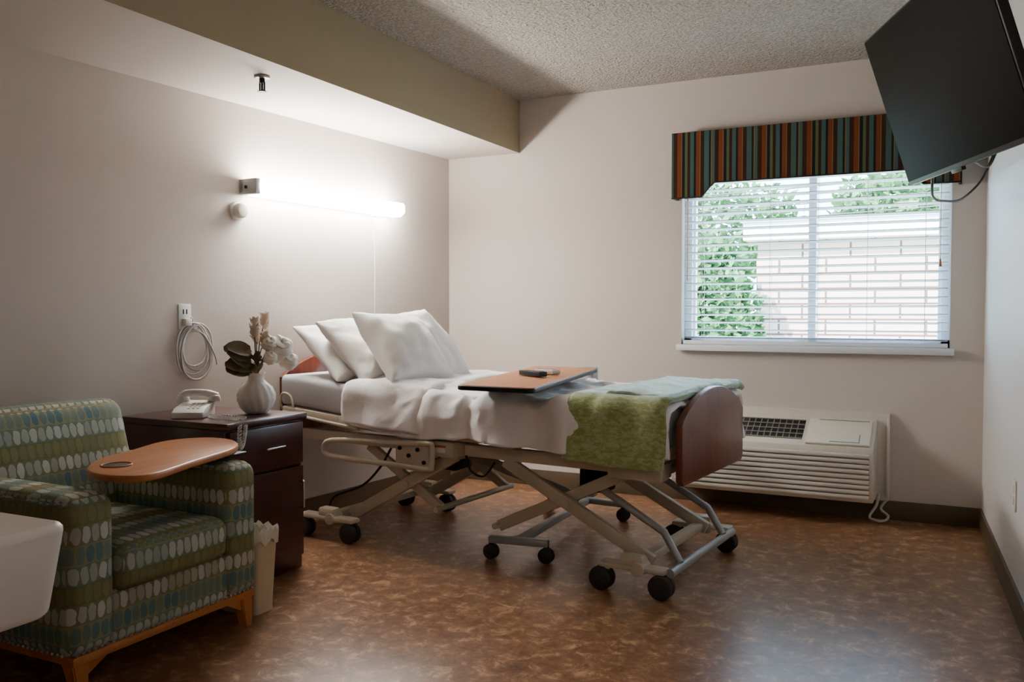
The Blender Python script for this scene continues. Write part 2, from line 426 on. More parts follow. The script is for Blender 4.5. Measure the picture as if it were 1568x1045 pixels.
# ---------------------------------------------------------------- outside
box('lawn_ground', (-12, YB+.3, -.35), (12, 30, -.25), 'grass', bev=0)
nb = grp('neighbor_building', (1, 10.2, -.25))
box('brick_wall', (-2.0, 10.2, -.25), (6, 13, 1.95), 'brick', nb, bev=0, world=True)
box('fascia', (-2.12, 10.02, 1.90), (6.1, 13.1, 2.10), 'fascia', nb, bev=.01, world=True)
box('roof_cap', (-2.15, 9.98, 2.10), (6.15, 13.2, 2.14), 'fascia', nb, bev=.01, world=True)
def leaves(name, c, r, n, size, seed, col=False):
    random.seed(seed); bm = bmesh.new()
    for _ in range(n):
        while True:
            p = Vector((random.uniform(-1, 1), random.uniform(-1, 1), random.uniform(-1, 1)))
            q = p.length
            if .55 < q < 1 + .12*noise.noise(p*4): break
        if col: p.x, p.y = p.x*(1.15-.35*p.z), p.y*(1.15-.35*p.z)
        pos = Vector((c[0]+p.x*r[0], c[1]+p.y*r[1], c[2]+p.z*r[2]))
        d = Vector((random.uniform(-1, 1), random.uniform(-1, 1), random.uniform(-.2, 1))).normalized()
        s = d.cross(Vector((random.random(), random.random(), random.random()))).normalized()
        L = size*random.uniform(.6, 1.3)
        bm.faces.new([bm.verts.new(pos), bm.verts.new(pos+d*L*.5+s*L*.25), bm.verts.new(pos+d*L), bm.verts.new(pos+d*L*.5-s*L*.25)])
    return bm
bm = leaves('h', (-2.95, 9.3, .9), (.55, .5, 1.35), 5000, .13, 3, True); t = leaves('h', (-2.28, 9.5, .80), (.45, .45, 1.15), 4000, .12, 4, True); merge(bm, t)
add_cyl(bm, (-2.95, 9.3, -.25), (-2.95, 9.3, 1.5), .06, seg=8); add_cyl(bm, (-2.28, 9.5, -.25), (-2.28, 9.5, 1.2), .06, seg=8)
finish(bm, 'garden_hedge', 'hedge', smooth=False)
bm = leaves('t', (-.7, 22, 3.6), (1.9, 1.0, .7), 1800, .3, 5); t = leaves('t', (-5.0, 22, 3.0), (1.8, 1.2, 1.3), 1800, .3, 6); merge(bm, t)
add_cyl(bm, (-.7, 22, -.25), (-.7, 22, 3.6), .15, seg=8); add_cyl(bm, (-5, 22, -.25), (-5, 22, 3), .15, seg=8)
finish(bm, 'garden_tree', 'hedge', smooth=False)
bm = bmesh.new()
for k, z in enumerate((2.55, 2.75, 3.0)): add_tube(bm, [(-8, 14, z-.1), (-2, 14, z), (6, 14, z+.35)], .010, n=4)
for x in (-8, 6): add_cyl(bm, (x, 14.05, -.25), (x, 14.05, 3.6), .08, seg=10)
finish(bm, 'utility_line', 'wire')

# ---------------------------------------------------------------- PTAC
ac = grp('wall_air_conditioner', (-.85, YB-.12, 0.1))
AX0, AX1 = -1.39, -.345
prof = [(YB-.002, .125), (YB-.25, .125), (YB-.265, .14), (YB-.285, .375), (YB-.275, .405), (YB-.035, .53), (YB-.002, .53)]
prism('housing', prof, AX0, AX1, 'cream', ac, axis='x', bev=.01, world=True)
box('wall_sleeve', (AX0-.045, YB-.03, .10), (AX1+.06, YB, .565), 'cream', ac, bev=.006, world=True)
box('side_trim', (AX1+.045, YB-.05, .12), (AX1+.06, YB-.02, .545), 'cream', ac, bev=.003, world=True)
NLV = 9; pit = .0265
lst = []
for i in range(NLV):
    z = .145+i*pit; yy = YB-.265-.02*(z-.14)/.235
    lst.append(((AX0+.02, yy-.012, z), (AX1-.02, yy+.01, z+pit-.007)))
boxes('front_louvers', lst, 'cream', ac, bev=.005, world=True)
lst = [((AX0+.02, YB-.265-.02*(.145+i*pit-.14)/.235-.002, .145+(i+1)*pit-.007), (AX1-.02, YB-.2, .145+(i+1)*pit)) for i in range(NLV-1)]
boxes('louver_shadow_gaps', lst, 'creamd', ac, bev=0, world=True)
s0 = Vector((0, YB-.275, .405)); s1 = Vector((0, YB-.035, .53)); dY = (s1-s0).normalized()
X_, Y_ = Vector((1, 0, 0)), dY; Z_ = X_.cross(Y_)
mt = Matrix((X_, Y_, Z_)).transposed().to_4x4(); mt.translation = s0
bm = bmesh.new(); add_box(bm, (AX0+.04, .05, -.004), (-.70, .225, .0015), 0)
finish(bm, 'grille_recess', 'black', ac, True, mtx=mt)
bm = bmesh.new()
for i in range(20):
    x = AX0+.06+i*.033
    if x < -.705: add_box(bm, (x, .05, -.002), (x+.004, .225, .004), 0)
for y in (.05, .092, .135, .178, .22): add_box(bm, (AX0+.04, y, -.002), (-.70, y+.005, .006), 0)
finish(bm, 'grille_bars', 'creamd', ac, True, mtx=mt)
bm = bmesh.new(); add_box(bm, (-.68, .01, 0), (AX1-.02, .235, .014), .006)
finish(bm, 'control_door', 'cream', ac, True, mtx=mt)
bm = bmesh.new(); add_box(bm, (-.56, .025, .013), (-.42, .03, .016), .001); add_box(bm, (-.42, .025, .013), (-.415, .10, .016), .001); add_box(bm, (-.63, .22, .012), (-.38, .226, .016), .001)
finish(bm, 'door_latch', 'creamd', ac, True, mtx=mt)
tube('power_cord', [(AX1+.01, YB-.05, .14), (AX1+.0, YB-.06, .08), (AX1-.03, YB-.09, .02), (AX1+.03, YB-.12, .01), (AX1+.06, YB-.08, .03), (AX1+.02, YB-.03, .06), (AX1+.06, YB-.02, .12)], .007, 'cord', ac, world=True)

# ---------------------------------------------------------------- wall light fixture
yF0, yF1 = 3.24, 4.40
lf = grp('wall_light_fixture', (xl(yF0), yF0, 1.70), RZL)
Lf = (yF1-yF0)*1.002
boxes('end_bracket', [((0, 0, -.035), (.115, .03, .04))], 'greymet', lf, bev=.004)
box('back_plate', (0, .0, -.03), (.03, Lf, .035), 'white', lf)
prism('diffuser', [(.028, -.037), (.09, -.037), (.118, -.015), (.118, .03), (.105, .04), (.028, .04)], .03, Lf, 'lamp', lf, axis='y', bev=.003)
cyl('bracket_knob', (.05, -.001, .0), (.05, -.006, .0), .008, 'black', lf)
box('cord_switch', (.03, Lf-.20, -.052), (.055, Lf-.17, -.037), 'white', lf)
tube('pull_cord', [(.04, Lf-.185, -.04), (.04, Lf-.185, -.4), (.035, Lf-.185, -.68)], .002, 'string', lf)
cyl('cord_pull', (.035, Lf-.185, -.72), (.035, Lf-.185, -.68), .006, 'white', lf, r1=.003)

dl = grp('wall_call_dial', (xl(3.22), 3.22, 1.585), RZL)
cyl('dial_base', (0, 0, 0), (.018, 0, 0), .046, 'white', dl, bev=.004)
cyl('dial_knob', (.015, .0, 0), (.05, .0, 0), .036, 'cream', dl, bev=.01)

ol = grp('wall_outlet', (xl(2.91), 2.91, 1.075), RZL)
box('plate', (0, -.035, -.058), (.007, .035, .058), 'white', ol)
box('plug', (.006, -.018, -.042), (.035, .018, -.008), 'white', ol, bev=.005)
boxes('receptacle_slots', [((.006, -.012, .012), (.0085, -.006, .034)), ((.006, .006, .012), (.0085, .012, .034))], 'black', ol, bev=0)
cb = grp('coiled_cable', (xl(2.95), 2.95, .92), RZL)
pts = []
random.seed(2)
for k in range(6*14+1):
    a = 2*pi*k/14; t = k/(6*14)
    rr = 1+.20*sin(a*.37)+.09*sin(a*1.3)
    pts.append((.018+.012*t+.004*sin(a*3), .086*rr*sin(a)+.016*sin(a*.21), .108*rr*cos(a)-.012*sin(a*.4)))
pts = [(.03, -.035, .13), (.028, -.02, .15)] + pts + [(.03, .07, .04), (.03, .11, -.03), (.03, .12, -.07)]
tube('cable_loops', pts, .0042, 'cord', cb, n=4)
box('cable_hook', (0, -.012, .095), (.03, .012, .12), 'white', cb)

orr = grp('wall_outlet', (xr(3.72), 3.72, .42), RZR)
box('plate', (-.007, -.035, -.058), (0, .035, .058), 'white', orr)
boxes('receptacles', [((-.0095, -.014, .008), (-.006, .014, .036)), ((-.0095, -.014, -.036), (-.006, .014, -.008))], 'cream', orr)

sp = grp('fire_sprinkler', (-2.65, 2.91, ZS))
cyl('escutcheon', (0, 0, 0), (0, 0, -.010), .034, 'greymet', sp, bev=.004)
cyl('body', (0, 0, -.01), (0, 0, -.03), .012, 'black', sp)
boxes('frame_arms', [((-.016, -.003, -.062), (-.010, .003, -.025)), ((.010, -.003, -.062), (.016, .003, -.025)), ((-.016, -.003, -.064), (.016, .003, -.058)), ((-.004, -.004, -.06), (.004, .004, -.025))], 'black', sp, bev=.001)
cyl('deflector', (0, 0, -.067), (0, 0, -.064), .02, 'black', sp)

cl = grp('fill_lamp', (-.45, -1.2, ZC))  # unseen lamp added behind the camera as fill light
cyl('rim', (0, 0, 0), (0, 0, -.03), .20, 'white', cl, bev=.005, seg=40)
lathe('shade', [(.19, -.03), (.18, -.055), (.15, -.08), (.09, -.098), (.001, -.105)], 'lamp_fill', cl)

# ---------------------------------------------------------------- TV
tv = grp('wall_mounted_television', (.05, 3.2, 1.8))
B0 = Vector((-.155, 3.62, 1.565)); e1 = Vector((.382, -.924, 0)).normalized(); n0 = Vector((-.924, -.382, 0)).normalized()
e2 = (n0*.175+Vector((0, 0, .54))).normalized(); yy = e2.cross(e1).normalized()
mt = Matrix((e1, yy, e2)).transposed().to_4x4(); mt.translation = B0
H = .565; Wd = .93
def tvb(name, a, b, mat, bev=.003): 
    bm = bmesh.new(); add_box(bm, a, b, bev); return finish(bm, name, mat, tv, True, mtx=mt)
tvb('housing', (0, .004, 0), (Wd, .034, H), 'black', .006)
tvb('screen_panel', (.008, .0015, .016), (Wd-.008, .006, H-.008), 'screen', .001)
tvb('back_bulge', (.15, .03, .05), (.75, .055, .40), 'black', .01)
tvb('bottom_sensor', (.36, .004, -.012), (.44, .02, .002), 'black')
C_ = mt @ Vector((.47, .055, .28)); wy = 3.42; Wp = Vector((xr(wy), wy, 1.85))
bm = bmesh.new(); add_beam(bm, C_+Vector((0, 0, 0)), (C_+Wp)/2+Vector((0, .12, 0)), .03, .06); add_beam(bm, (C_+Wp)/2+Vector((0, .12, 0)), Wp, .03, .06)
add_box(bm, (Wp.x-.02, wy-.05, 1.72), (Wp.x, wy+.05, 1.98), .003)
finish(bm, 'mount_arm', 'black', tv, True)
tube('hanging_cable', [(-.07, 3.52, 1.60), (-.075, 3.75, 1.54), (-.04, 4.1, 1.56), (.03, 4.4, 1.60), (.11, 4.55, 1.70), (.155, 4.64, 1.82), (xr(4.66)-.004, 4.66, 1.86)], .005, 'black', tv, world=True)
tube('thin_cable', [(.05, 3.2, 1.62), (.04, 3.5, 1.63), (.07, 3.9, 1.68), (.13, 4.3, 1.72), (xr(4.4)-.004, 4.4, 1.84)], .004, 'black', tv, world=True)

# ---------------------------------------------------------------- hospital bed (local frame: x = head->foot, -y = near side)
bed = grp('hospital_bed', (-3.0, 3.87, 0), radians(-4.9))
def sstep(t): t = max(0, min(1, t)); return t*t*(3-2*t)
zt_ = lambda u: .725+.055*(1-sstep(u/.75))
def arch(name, u0, u1, hw, zb, ze, zp, mat, c=0):
    pts = [(c-hw+.02, zb), (c+hw-.02, zb), (c+hw, zb+.02)]
    n = 24
    for k in range(n+1):
        t = 1-2*k/n
        zz = ze+(zp-ze)*(cos(t*pi/2)**.75 if abs(t) < 1 else 0)
        pts.append((c+t*hw, zz))
    pts += [(c-hw, zb+.02)]
    return prism(name, pts, u0, u1, mat, bed, axis='x', bev=.006)
arch('footboard', 2.10, 2.13, .385, .425, .665, .787, 'cherry', c=-.027)
arch('headboard', -.035, -.008, .425, .48, .765, .89, 'cherry', c=.025)
bm = bmesh.new(); nu, u0, u1 = 40, .02, 2.07
secs = []
hw, th, r = .435, .15, .03
ring = []
for (sx, sz, a0) in ((1, 1, 0), (-1, 1, 90), (-1, 0, 180), (1, 0, 270)):
    for k in range(5):
        a = radians(a0+k*22.5); ring.append((sx*(hw-r)+r*cos(a), (-r if sz else -th+r)+r*sin(a)))
for i in range(nu+1):
    u = u0+(u1-u0)*i/nu; secs.append([bm.verts.new((u, y, zt_(u)+z)) for y, z in ring])
for i in range(nu):
    for k in range(20): bm.faces.new((secs[i][k], secs[i][(k+1) % 20], secs[i+1][(k+1) % 20], secs[i+1][k]))
bm.faces.new(secs[0]); bm.faces.new(secs[-1])
finish(bm, 'mattress', 'mattress', bed)
bm = bmesh.new()
for s in (-1, 1):
    for a, b in ((.03, .40), (.40, .75), (.75, 2.08)):
        add_beam(bm, (a, s*.43, zt_(a)-.175), (b, s*.43, zt_(b)-.175), .025, .045)
for u in (.05, .75, 1.3, 2.06): add_beam(bm, (u, -.43, zt_(u)-.175), (u, .43, zt_(u)-.175), .03, .04)
finish(bm, 'deck_frame', 'beige', bed)
bm = bmesh.new()
for a, b in ((.03, .74), (.76, 1.35), (1.37, 2.07)):
    p = Vector((a, 0, zt_(a)-.158)); q = Vector((b, 0, zt_(b)-.158)); add_beam(bm, p, q, .84, .012)
finish(bm, 'deck_panel', 'beige', bed)
bm = bmesh.new()
for s in (-1, 1):
    add_beam(bm, (.10, s*.36, .485), (2.06, s*.36, .475), .035, .055)
for u in (.12, .95, 1.5, 2.04): add_beam(bm, (u, -.36, .48), (u, .36, .48), .035, .045)
add_box(bm, (.93, -.47, .455), (1.10, -.37, .525), .008); add_box(bm, (1.83, -.45, .44), (2.06, -.37, .51), .008)
finish(bm, 'chassis_rails', 'beige', bed)
boxes('label_plate', [((.955, -.4735, .475), (1.06, -.47, .508))], 'white', bed, bev=.001)
boxes('label_strip', [((.955, -.4745, .498), (1.06, -.471, .508))], 'label', bed, bev=.001)
bm = bmesh.new()
for yv, o in ((-.36, .035), (.28, -.035)):
    add_beam(bm, (1.30, yv, .45), (1.99, yv, .105), .03, .055)
    add_beam(bm, (1.88, yv+o, .45), (1.25, yv+o, .15), .03, .05)
    add_beam(bm, (1.04, yv, .45), (.42, yv, .105), .03, .055)
    add_beam(bm, (.50, yv+o, .45), (.93, yv+o, .19), .03, .045)
    add_cyl(bm, (1.60, yv-.02, .30), (1.60, yv+.045, .30), .02); add_cyl(bm, (.76, yv-.02, .29), (.76, yv+.045, .29), .02)
for u, z in ((1.32, .44), (1.88, .44), (1.25, .155), (.93, .19), (1.04, .44)): add_cyl(bm, (u, -.37, z), (u, .30, z), .014)
finish(bm, 'scissor_lift', 'beige', bed)
bm = bmesh.new()
for yv in (-.30, .22):
    add_tube(bm, [(1.70, yv, .38), (2.02, yv-.02, .22), (2.10, yv-.05, .115)], .016, smooth=False)
add_tube(bm, [(2.10, -.46, .10), (2.10, .30, .10)], .018, smooth=False)
add_tube(bm, [(.9, -.1, .42), (1.5, -.05, .25)], .025, smooth=False)
finish(bm, 'support_tubes', 'greymet', bed)
bm = bmesh.new()
def plate(bm, ua, ub, y, z=.105):
    add_box(bm, (ua-.03, y-.035, z-.012), (ub+.03, y+.035, z+.012), .012)
    add_box(bm, ((ua+ub)/2-.05, y-.03, z), ((ua+ub)/2+.05, y+.03, z+.05), .015)
    add_cyl(bm, ((ua+ub)/2+.03, y-.038, z+.0), ((ua+ub)/2+.03, y+.04, z+.0), .028, bev=.004)
for ua, ub in ((.22, .50), (1.84, 2.06)):
    for y in (-.46, .33): plate(bm, ua, ub, y)
    um = (ua+ub)/2
    add_beam(bm, (um, -.46, .11), (um, .33, .11), .05, .035)
    for y in (-.46, .33):
        for u in (ua, ub):
            add_beam(bm, (u, y-.0, .105), (u-.012, y, .06), .05, .03)
finish(bm, 'caster_bars', 'beige', bed)
def caster(bm, u, y, r=.045, wd=.032):
    add_cyl(bm, (u, y-wd/2-.012, r), (u, y-.012+wd/2-.006, r), r, seg=28, bev=.008)
    add_cyl(bm, (u, y+.006, r), (u, y+wd-.003, r), r, seg=28, bev=.008)
bm = bmesh.new()
for u in (.21, .50, 1.82, 2.07):
    for y in (-.46, .33): caster(bm, u, y-.01, .048)
finish(bm, 'casters', 'rubber', bed)
boxes('actuator_box', [((.62, -.20, .34), (.92, -.05, .44)), ((1.45, .05, .26), (1.58, .18, .44))], 'black', bed, bev=.01)
tube('motor_cable', [(.62, -.30, .45), (.60, -.36, .36), (.50, -.38, .26), (.36, -.42, .20), (.30, -.40, .12)], .006, 'black', bed)
tube('hand_cable', [(1.12, -.40, .46), (1.16, -.42, .40), (1.22, -.41, .38), (1.26, -.38, .44)], .005, 'black', bed)
tube('side_rail', [(.98, -.50, .515), (.80, -.50, .505), (.50, -.50, .495), (.39, -.50, .48), (.365, -.50, .445), (.39, -.50, .415), (.50, -.50, .41), (.80, -.50, .405), (.98, -.50, .402), (1.005, -.50, .42), (1.008, -.50, .50)], .013, 'beige', bed, closed=True)
boxes('rail_bracket', [((.80, -.50, .40), (.99, -.48, .515)), ((.84, -.49, .43), (.95, -.37, .49))], 'beige', bed, bev=.006)
bm = bmesh.new()
for u, z in ((.83, .485), (.88, .455), (.93, .485), (.965, .43)): add_cyl(bm, (u, -.508, z), (u, -.49, z), .009, seg=14)
finish(bm, 'rail_knobs', 'black', bed)
tube('mattress_retainer', [(.03, -.43, .60), (.03, -.455, .64), (.05, -.458, .69), (.10, -.457, .68), (.12, -.455, .62)], .006, 'beige', bed)
tube('deck_edge_bar', [(.05, -.455, .60), (.25, -.457, .575), (.55, -.457, .545)], .008, 'beige', bed)

def drape(name, u0, u1, hw, dn, df, zf, r, mat, wt=.010, ws=.02, seed=0, nu=130, nv=150, thick=.012, flare=.12, freq=20, edge=.02, par=bed, skew=0):
    bm = bmesh.new(); G = []
    for i in range(nu+1):
        row = []
        ub = u0+(u1-u0)*i/nu
        for j in range(nv+1):
            q = -1+2*j/nv; side = -1 if q < 0 else 1
            u = ub+skew*q*(1-i/nu)
            drop = (dn if side < 0 else df)(u)
            flat = hw-r; arc = pi/2*r; L = flat+arc+drop; s = abs(q)*L
            fold = sin(u*freq+2.5*noise.noise(Vector((u*3, side*2, seed)))*2)+.5*sin(u*freq*2.3+seed)
            if s < flat: v = s; z = zf(u)-.006*(s/flat)**2; d = 0; nrm = Vector((0, 0, 1))
            elif s < flat+arc:
                a = (s-flat)/r; v = flat+r*sin(a); z = zf(u)-.006-r*(1-cos(a)); d = 0; nrm = Vector((0, side*sin(a), cos(a)))
            else:
                d = s-flat-arc; v = hw+flare*d; z = zf(u)-.006-r-d; nrm = Vector((0, side, 0))
            w_ = min(1, max(0, (s-flat+.04)/(arc+.05)))
            n1 = noise.noise(Vector((u*5, s*side*5, seed))); n2 = noise.noise(Vector((u*13, s*side*9, seed+5)))
            n3 = abs(noise.noise(Vector((u*4+n1, s*side*7, seed+9))))
            n4 = abs(noise.noise(Vector((u*9+n1*1.5, s*side*4+n2, seed+19))))
            off = wt*(n1+.45*n2-.9*n3-.7*n4)*(1-.2*w_)+ws*w_*.5*(fold*.6+n1)
            e = min(i, nu-i)/nu*(u1-u0)
            z_e = -edge*(1-min(1, e/.035))**2
            p = Vector((u+.012*n2*w_, side*v, z))+nrm*(off+z_e)
            if s > flat+arc: p.x += .012*n2
            row.append(bm.verts.new(p))
        G.append(row)
    for i in range(nu):
        for j in range(nv): bm.faces.new((G[i][j], G[i+1][j], G[i+1][j+1], G[i][j+1]))
    ob = finish(bm, name, mat, par, autosmooth=False)
    sm = ob.modifiers.new('sol', 'SOLIDIFY'); sm.thickness = thick; sm.offset = -1 if ob.data.polygons[len(ob.data.polygons)//2].normal.z > 0 else 1
    return ob
drape('duvet', .46, 2.095, .485, lambda u: .130+.010*sin(u*9)-.05*max(0, .75-u), lambda u: .16, lambda u: zt_(u)+.034, .085, 'linen', wt=.026, ws=.045, seed=1, thick=.02)
drape('duvet_fold', .47, .93, .50, lambda u: .115+.02*(u-.5), lambda u: .15, lambda u: zt_(u)+.050+.010*sin((u-.47)/.46*pi), .09, 'linen', wt=.014, ws=.028, seed=4, nu=50, freq=14, thick=.02)
drape('green_blanket', 1.68, 2.098, .508, lambda u: .175+.09*max(0, u-1.75)+.01*sin((u-1.6)*9), lambda u: -.06, lambda u: zt_(u)+.058, .085, 'blanket', wt=.010, ws=.018, seed=8, nu=60, thick=.02, freq=16, skew=.02, edge=.008)
drape('mint_daylight_layer', 1.76, 2.095, .49, lambda u: -.10, lambda u: -.08, lambda u: zt_(u)+.072+.004*sin(u*24), .085, 'blanket_daylit', wt=.014, ws=.012, seed=11, nu=40, thick=.02, freq=22, skew=-.05)  # extra layer carrying the painted window light on the blanket top

# pillows
def pillow(name, W, Hh, T, loc, rot, seed, mat='pillow', quilt=False):
    n = 38; bm = bmesh.new()
    mtx = Matrix.Translation(loc) @ rot
    for side in (1, -1):
        G = []
        for i in range(n+1):
            row = []
            for j in range(n+1):
                a = sin((-1+2*i/n)*pi/2); b = sin((-1+2*j/n)*pi/2)
                x = a*W/2*(1-.09*(1-b*b)); z = b*Hh/2*(1-.09*(1-a*a))
                t = T/2*((max(0, 1-a*a)*max(0, 1-b*b))**.5*.8+.2*(max(0, 1-a**4)*max(0, 1-b**4))**.3*(1 if max(abs(a), abs(b)) < .9999 else 0))
                nn = noise.noise(Vector((x*7, z*7, seed)))*.018+noise.noise(Vector((x*16, z*16, seed+3)))*.008
                y = side*(t+nn*min(1, t/.03))
                if quilt: y += side*.003*min(1, t/.03)*(abs(sin((x+z)*60))+abs(sin((x-z)*60)))
                row.append(bm.verts.new((x, y, z)))
            G.append(row)
        for i in range(n):
            for j in range(n): bm.faces.new((G[i][j], G[i+1][j], G[i+1][j+1], G[i][j+1]))
    bmesh.ops.remove_doubles(bm, verts=bm.verts, dist=.0005)
    bmesh.ops.transform(bm, matrix=mtx, verts=bm.verts)
    return finish(bm, name, mat, bed, autosmooth=False)
def prot(yaw, lean, roll): return Matrix.Rotation(radians(90+yaw), 4, 'Z') @ Matrix.Rotation(radians(-lean), 4, 'X') @ Matrix.Rotation(radians(roll), 4, 'Y')
pillow('pillow_back', .54, .42, .16, (.25, -.15, .885), prot(-2, 52, 3), 1)
pillow('pillow_quilted', .50, .42, .17, (.38, -.16, .91), prot(0, 46, -3), 2, quilt=True)
pillow('pillow_front', .44, .43, .20, (.62, -.20, .922), prot(-4, 42, 4), 3)
pillow('pillow_far', .46, .45, .19, (.575, .01, .922), prot(2, 38, -4), 4)

# ---------------------------------------------------------------- overbed table
ot = grp('overbed_table', (-1.68, 3.9, 0))
NL, NR, FR, FL = Vector((-1.80, 3.08, .80)), Vector((-1.44, 3.06, .80)), Vector((-1.56, 4.07, .82)), Vector((-1.90, 4.07, .82))
def rounded_poly(pts, r, n=5):
    out = []; L = len(pts)
    for i in range(L):
        p = Vector(pts[i]); a = (Vector(pts[i-1])-p).normalized(); b = (Vector(pts[(i+1) % L])-p).normalized()
        p0 = p+a*r; p1 = p+b*r
        for k in range(n+1):
            t = k/n; out.append((1-t)**2*p0+2*t*(1-t)*p+t*t*p1)
    return out
def slab(name, pts, th, mat, par, bev=.004):
    bm = bmesh.new(); up = [bm.verts.new(p) for p in pts]; dn = [bm.verts.new(p-Vector((0, 0, th))) for p in pts]
    n = len(pts); f1 = bm.faces.new(up); f2 = bm.faces.new(dn[::-1])
    for i in range(n): bm.faces.new((up[i], dn[i], dn[(i+1) % n], up[(i+1) % n]))
    bmesh.ops.recalc_face_normals(bm, faces=bm.faces)
    es = [e for e in bm.edges if (f1 in e.link_faces or f2 in e.link_faces)]
    bmesh.ops.bevel(bm, geom=es, offset=bev, segments=3, affect='EDGES', profile=.5)
    return finish(bm, name, mat, par, True)
pp = rounded_poly([NL, NR, FR, FL], .035)
slab('table_edge', [p for p in pp], .020, 'black', ot, .005)
cc = (NL+NR+FR+FL)/4
slab('table_top', [cc+(p-cc)*.985+Vector((0, 0, .002)) for p in pp], .012, 'tabwood', ot, .002)
bm = bmesh.new()
add_beam(bm, (-1.64, 3.35, .775), (-1.74, 4.42, .79), .06, .02)
add_box(bm, (-1.78, 4.39, .10), (-1.71, 4.46, .80), .008)
finish(bm, 'column_and_arm', 'greymet', ot, True)
bm = bmesh.new()
add_beam(bm, (-1.745, 4.43, .085), (-1.70, 3.45, .085), .045, .03)
add_beam(bm, (-1.83, 3.43, .088), (-1.56, 3.47, .088), .045, .03); add_beam(bm, (-1.98, 4.40, .088), (-1.52, 4.36, .088), .045, .03)
finish(bm, 'base_legs', 'greymet', ot, True)
bm = bmesh.new()
for x, y in ((-1.82, 3.43), (-1.57, 3.47), (-1.97, 4.40), (-1.53, 4.36)):
    caster(bm, x, y, .034, .018); add_cyl(bm, (x, y, .06), (x, y, .1), .012)
finish(bm, 'base_casters', 'rubber', ot, True)
rc = grp('remote_control', (-1.66, 3.52, .812), radians(60))
prism('body', [(-.02, -.08), (.02, -.08), (.024, -.06), (.022, .06), (.016, .085), (-.016, .085), (-.022, .06), (-.024, -.06)], .002, .024, 'black', rc, bev=.004)
bm = bmesh.new()
for i in range(3):
    for j in range(7): add_cyl(bm, (-.012+.012*i, -.06+j*.017, .022), (-.012+.012*i, -.06+j*.017, .027), .004, seg=10)
finish(bm, 'buttons', 'greymet', rc)
rc2 = grp('bed_hand_control', (-1.645, 3.64, .814), radians(70))
prism('body', [(-.025, -.06), (.025, -.06), (.028, 0), (.02, .06), (-.02, .06), (-.028, 0)], .002, .024, 'cream', rc2, bev=.006)
boxes('keypad', [((-.016, -.045+.02*i, .022), (.016, -.032+.02*i, .027)) for i in range(5)], 'greymet', rc2, bev=.002)

# ---------------------------------------------------------------- nightstand
ns = grp('nightstand', (-2.72, 2.73, 0))
NX0, NX1, NY0, NY1 = -3.06, -2.47, 2.50, 2.965
box('carcass', (NX0, NY0+.01, .0), (NX1-.02, NY1-.01, .64), 'mahog', ns, world=True, bev=.005)
box('top', (NX0, NY0, .64), (NX1+.005, NY1, .668), 'mahog', ns, world=True, bev=.006)
box('drawer_front', (NX1-.022, NY0+.02, .455), (NX1, NY1-.02, .632), 'mahog', ns, world=True, bev=.006)
box('door_front', (NX1-.022, NY0+.02, .06), (NX1, NY1-.02, .445), 'mahog', ns, world=True, bev=.006)
def pull(nm, a, b):
    a, b = Vector(a), Vector(b); o = Vector((.025, 0, 0))
    tube(nm, [a, a+o*.9, a+o+(b-a)*.12, b+o-(b-a)*.12, b+o*.9, b], .005, 'metal', ns, world=True)
pull('drawer_pull', (NX1, 2.70, .545), (NX1, 2.80, .545))
pull('door_pull', (NX1, NY1-.05, .27), (NX1, NY1-.05, .38))

# phone
ph = grp('telephone', (-2.77, 2.625, .670), radians(-62))
SC = Matrix.Diagonal((.85, .85, .78, 1))
prism('base', [(-.095, 0), (.095, 0), (.095, .03), (.06, .05), (-.095, .075)], -.075, .075, 'white', ph, axis='y', bev=.008, mtx=SC)
bm = bmesh.new()
for i in range(3):
    for j in range(4): add_box(bm, (-.03+j*.026, -.01+i*.022, .056-j*.006), (-.012+j*.026, .004+i*.022, .069-j*.006), .003)
finish(bm, 'keypad', 'cream', ph, mtx=SC)
bm = bmesh.new()
add_tube(bm, [(-.085, -.085, .098), (-.06, -.05, .115), (-.055, 0, .12), (-.06, .05, .115), (-.085, .085, .098)], .019)
add_cyl(bm, (-.075, -.075, .07), (-.075, -.075, .105), .032, .026, bev=.006); add_cyl(bm, (-.075, .075, .07), (-.075, .075, .105), .032, .026, bev=.006)
finish(bm, 'handset', 'white', ph, mtx=SC)
def spiral(name, c0, par, m=40):
    cen = catmull([Vector(c) for c in c0], m); pts = []
    for k, p in enumerate(cen): a = k*1.05; pts.append(p+Vector((.006*cos(a), .007*sin(a), .006*sin(a))))
    tube(name, pts, .0026, 'white', par, smooth=False, world=True, sides=1)
spiral('spiral_cord', [(-2.66, 2.60, .680), (-2.58, 2.57, .680), (-2.50, 2.56, .681), (-2.462, 2.552, .681)], ph)
spiral('spiral_cord_back', [(-2.462, 2.588, .681), (-2.50, 2.60, .681), (-2.60, 2.61, .680)], ph)
spiral('hanging_cord', [(-2.452, 2.552, .655), (-2.448, 2.545, .60), (-2.450, 2.56, .57), (-2.450, 2.575, .61), (-2.453, 2.585, .655)], ns, 30)

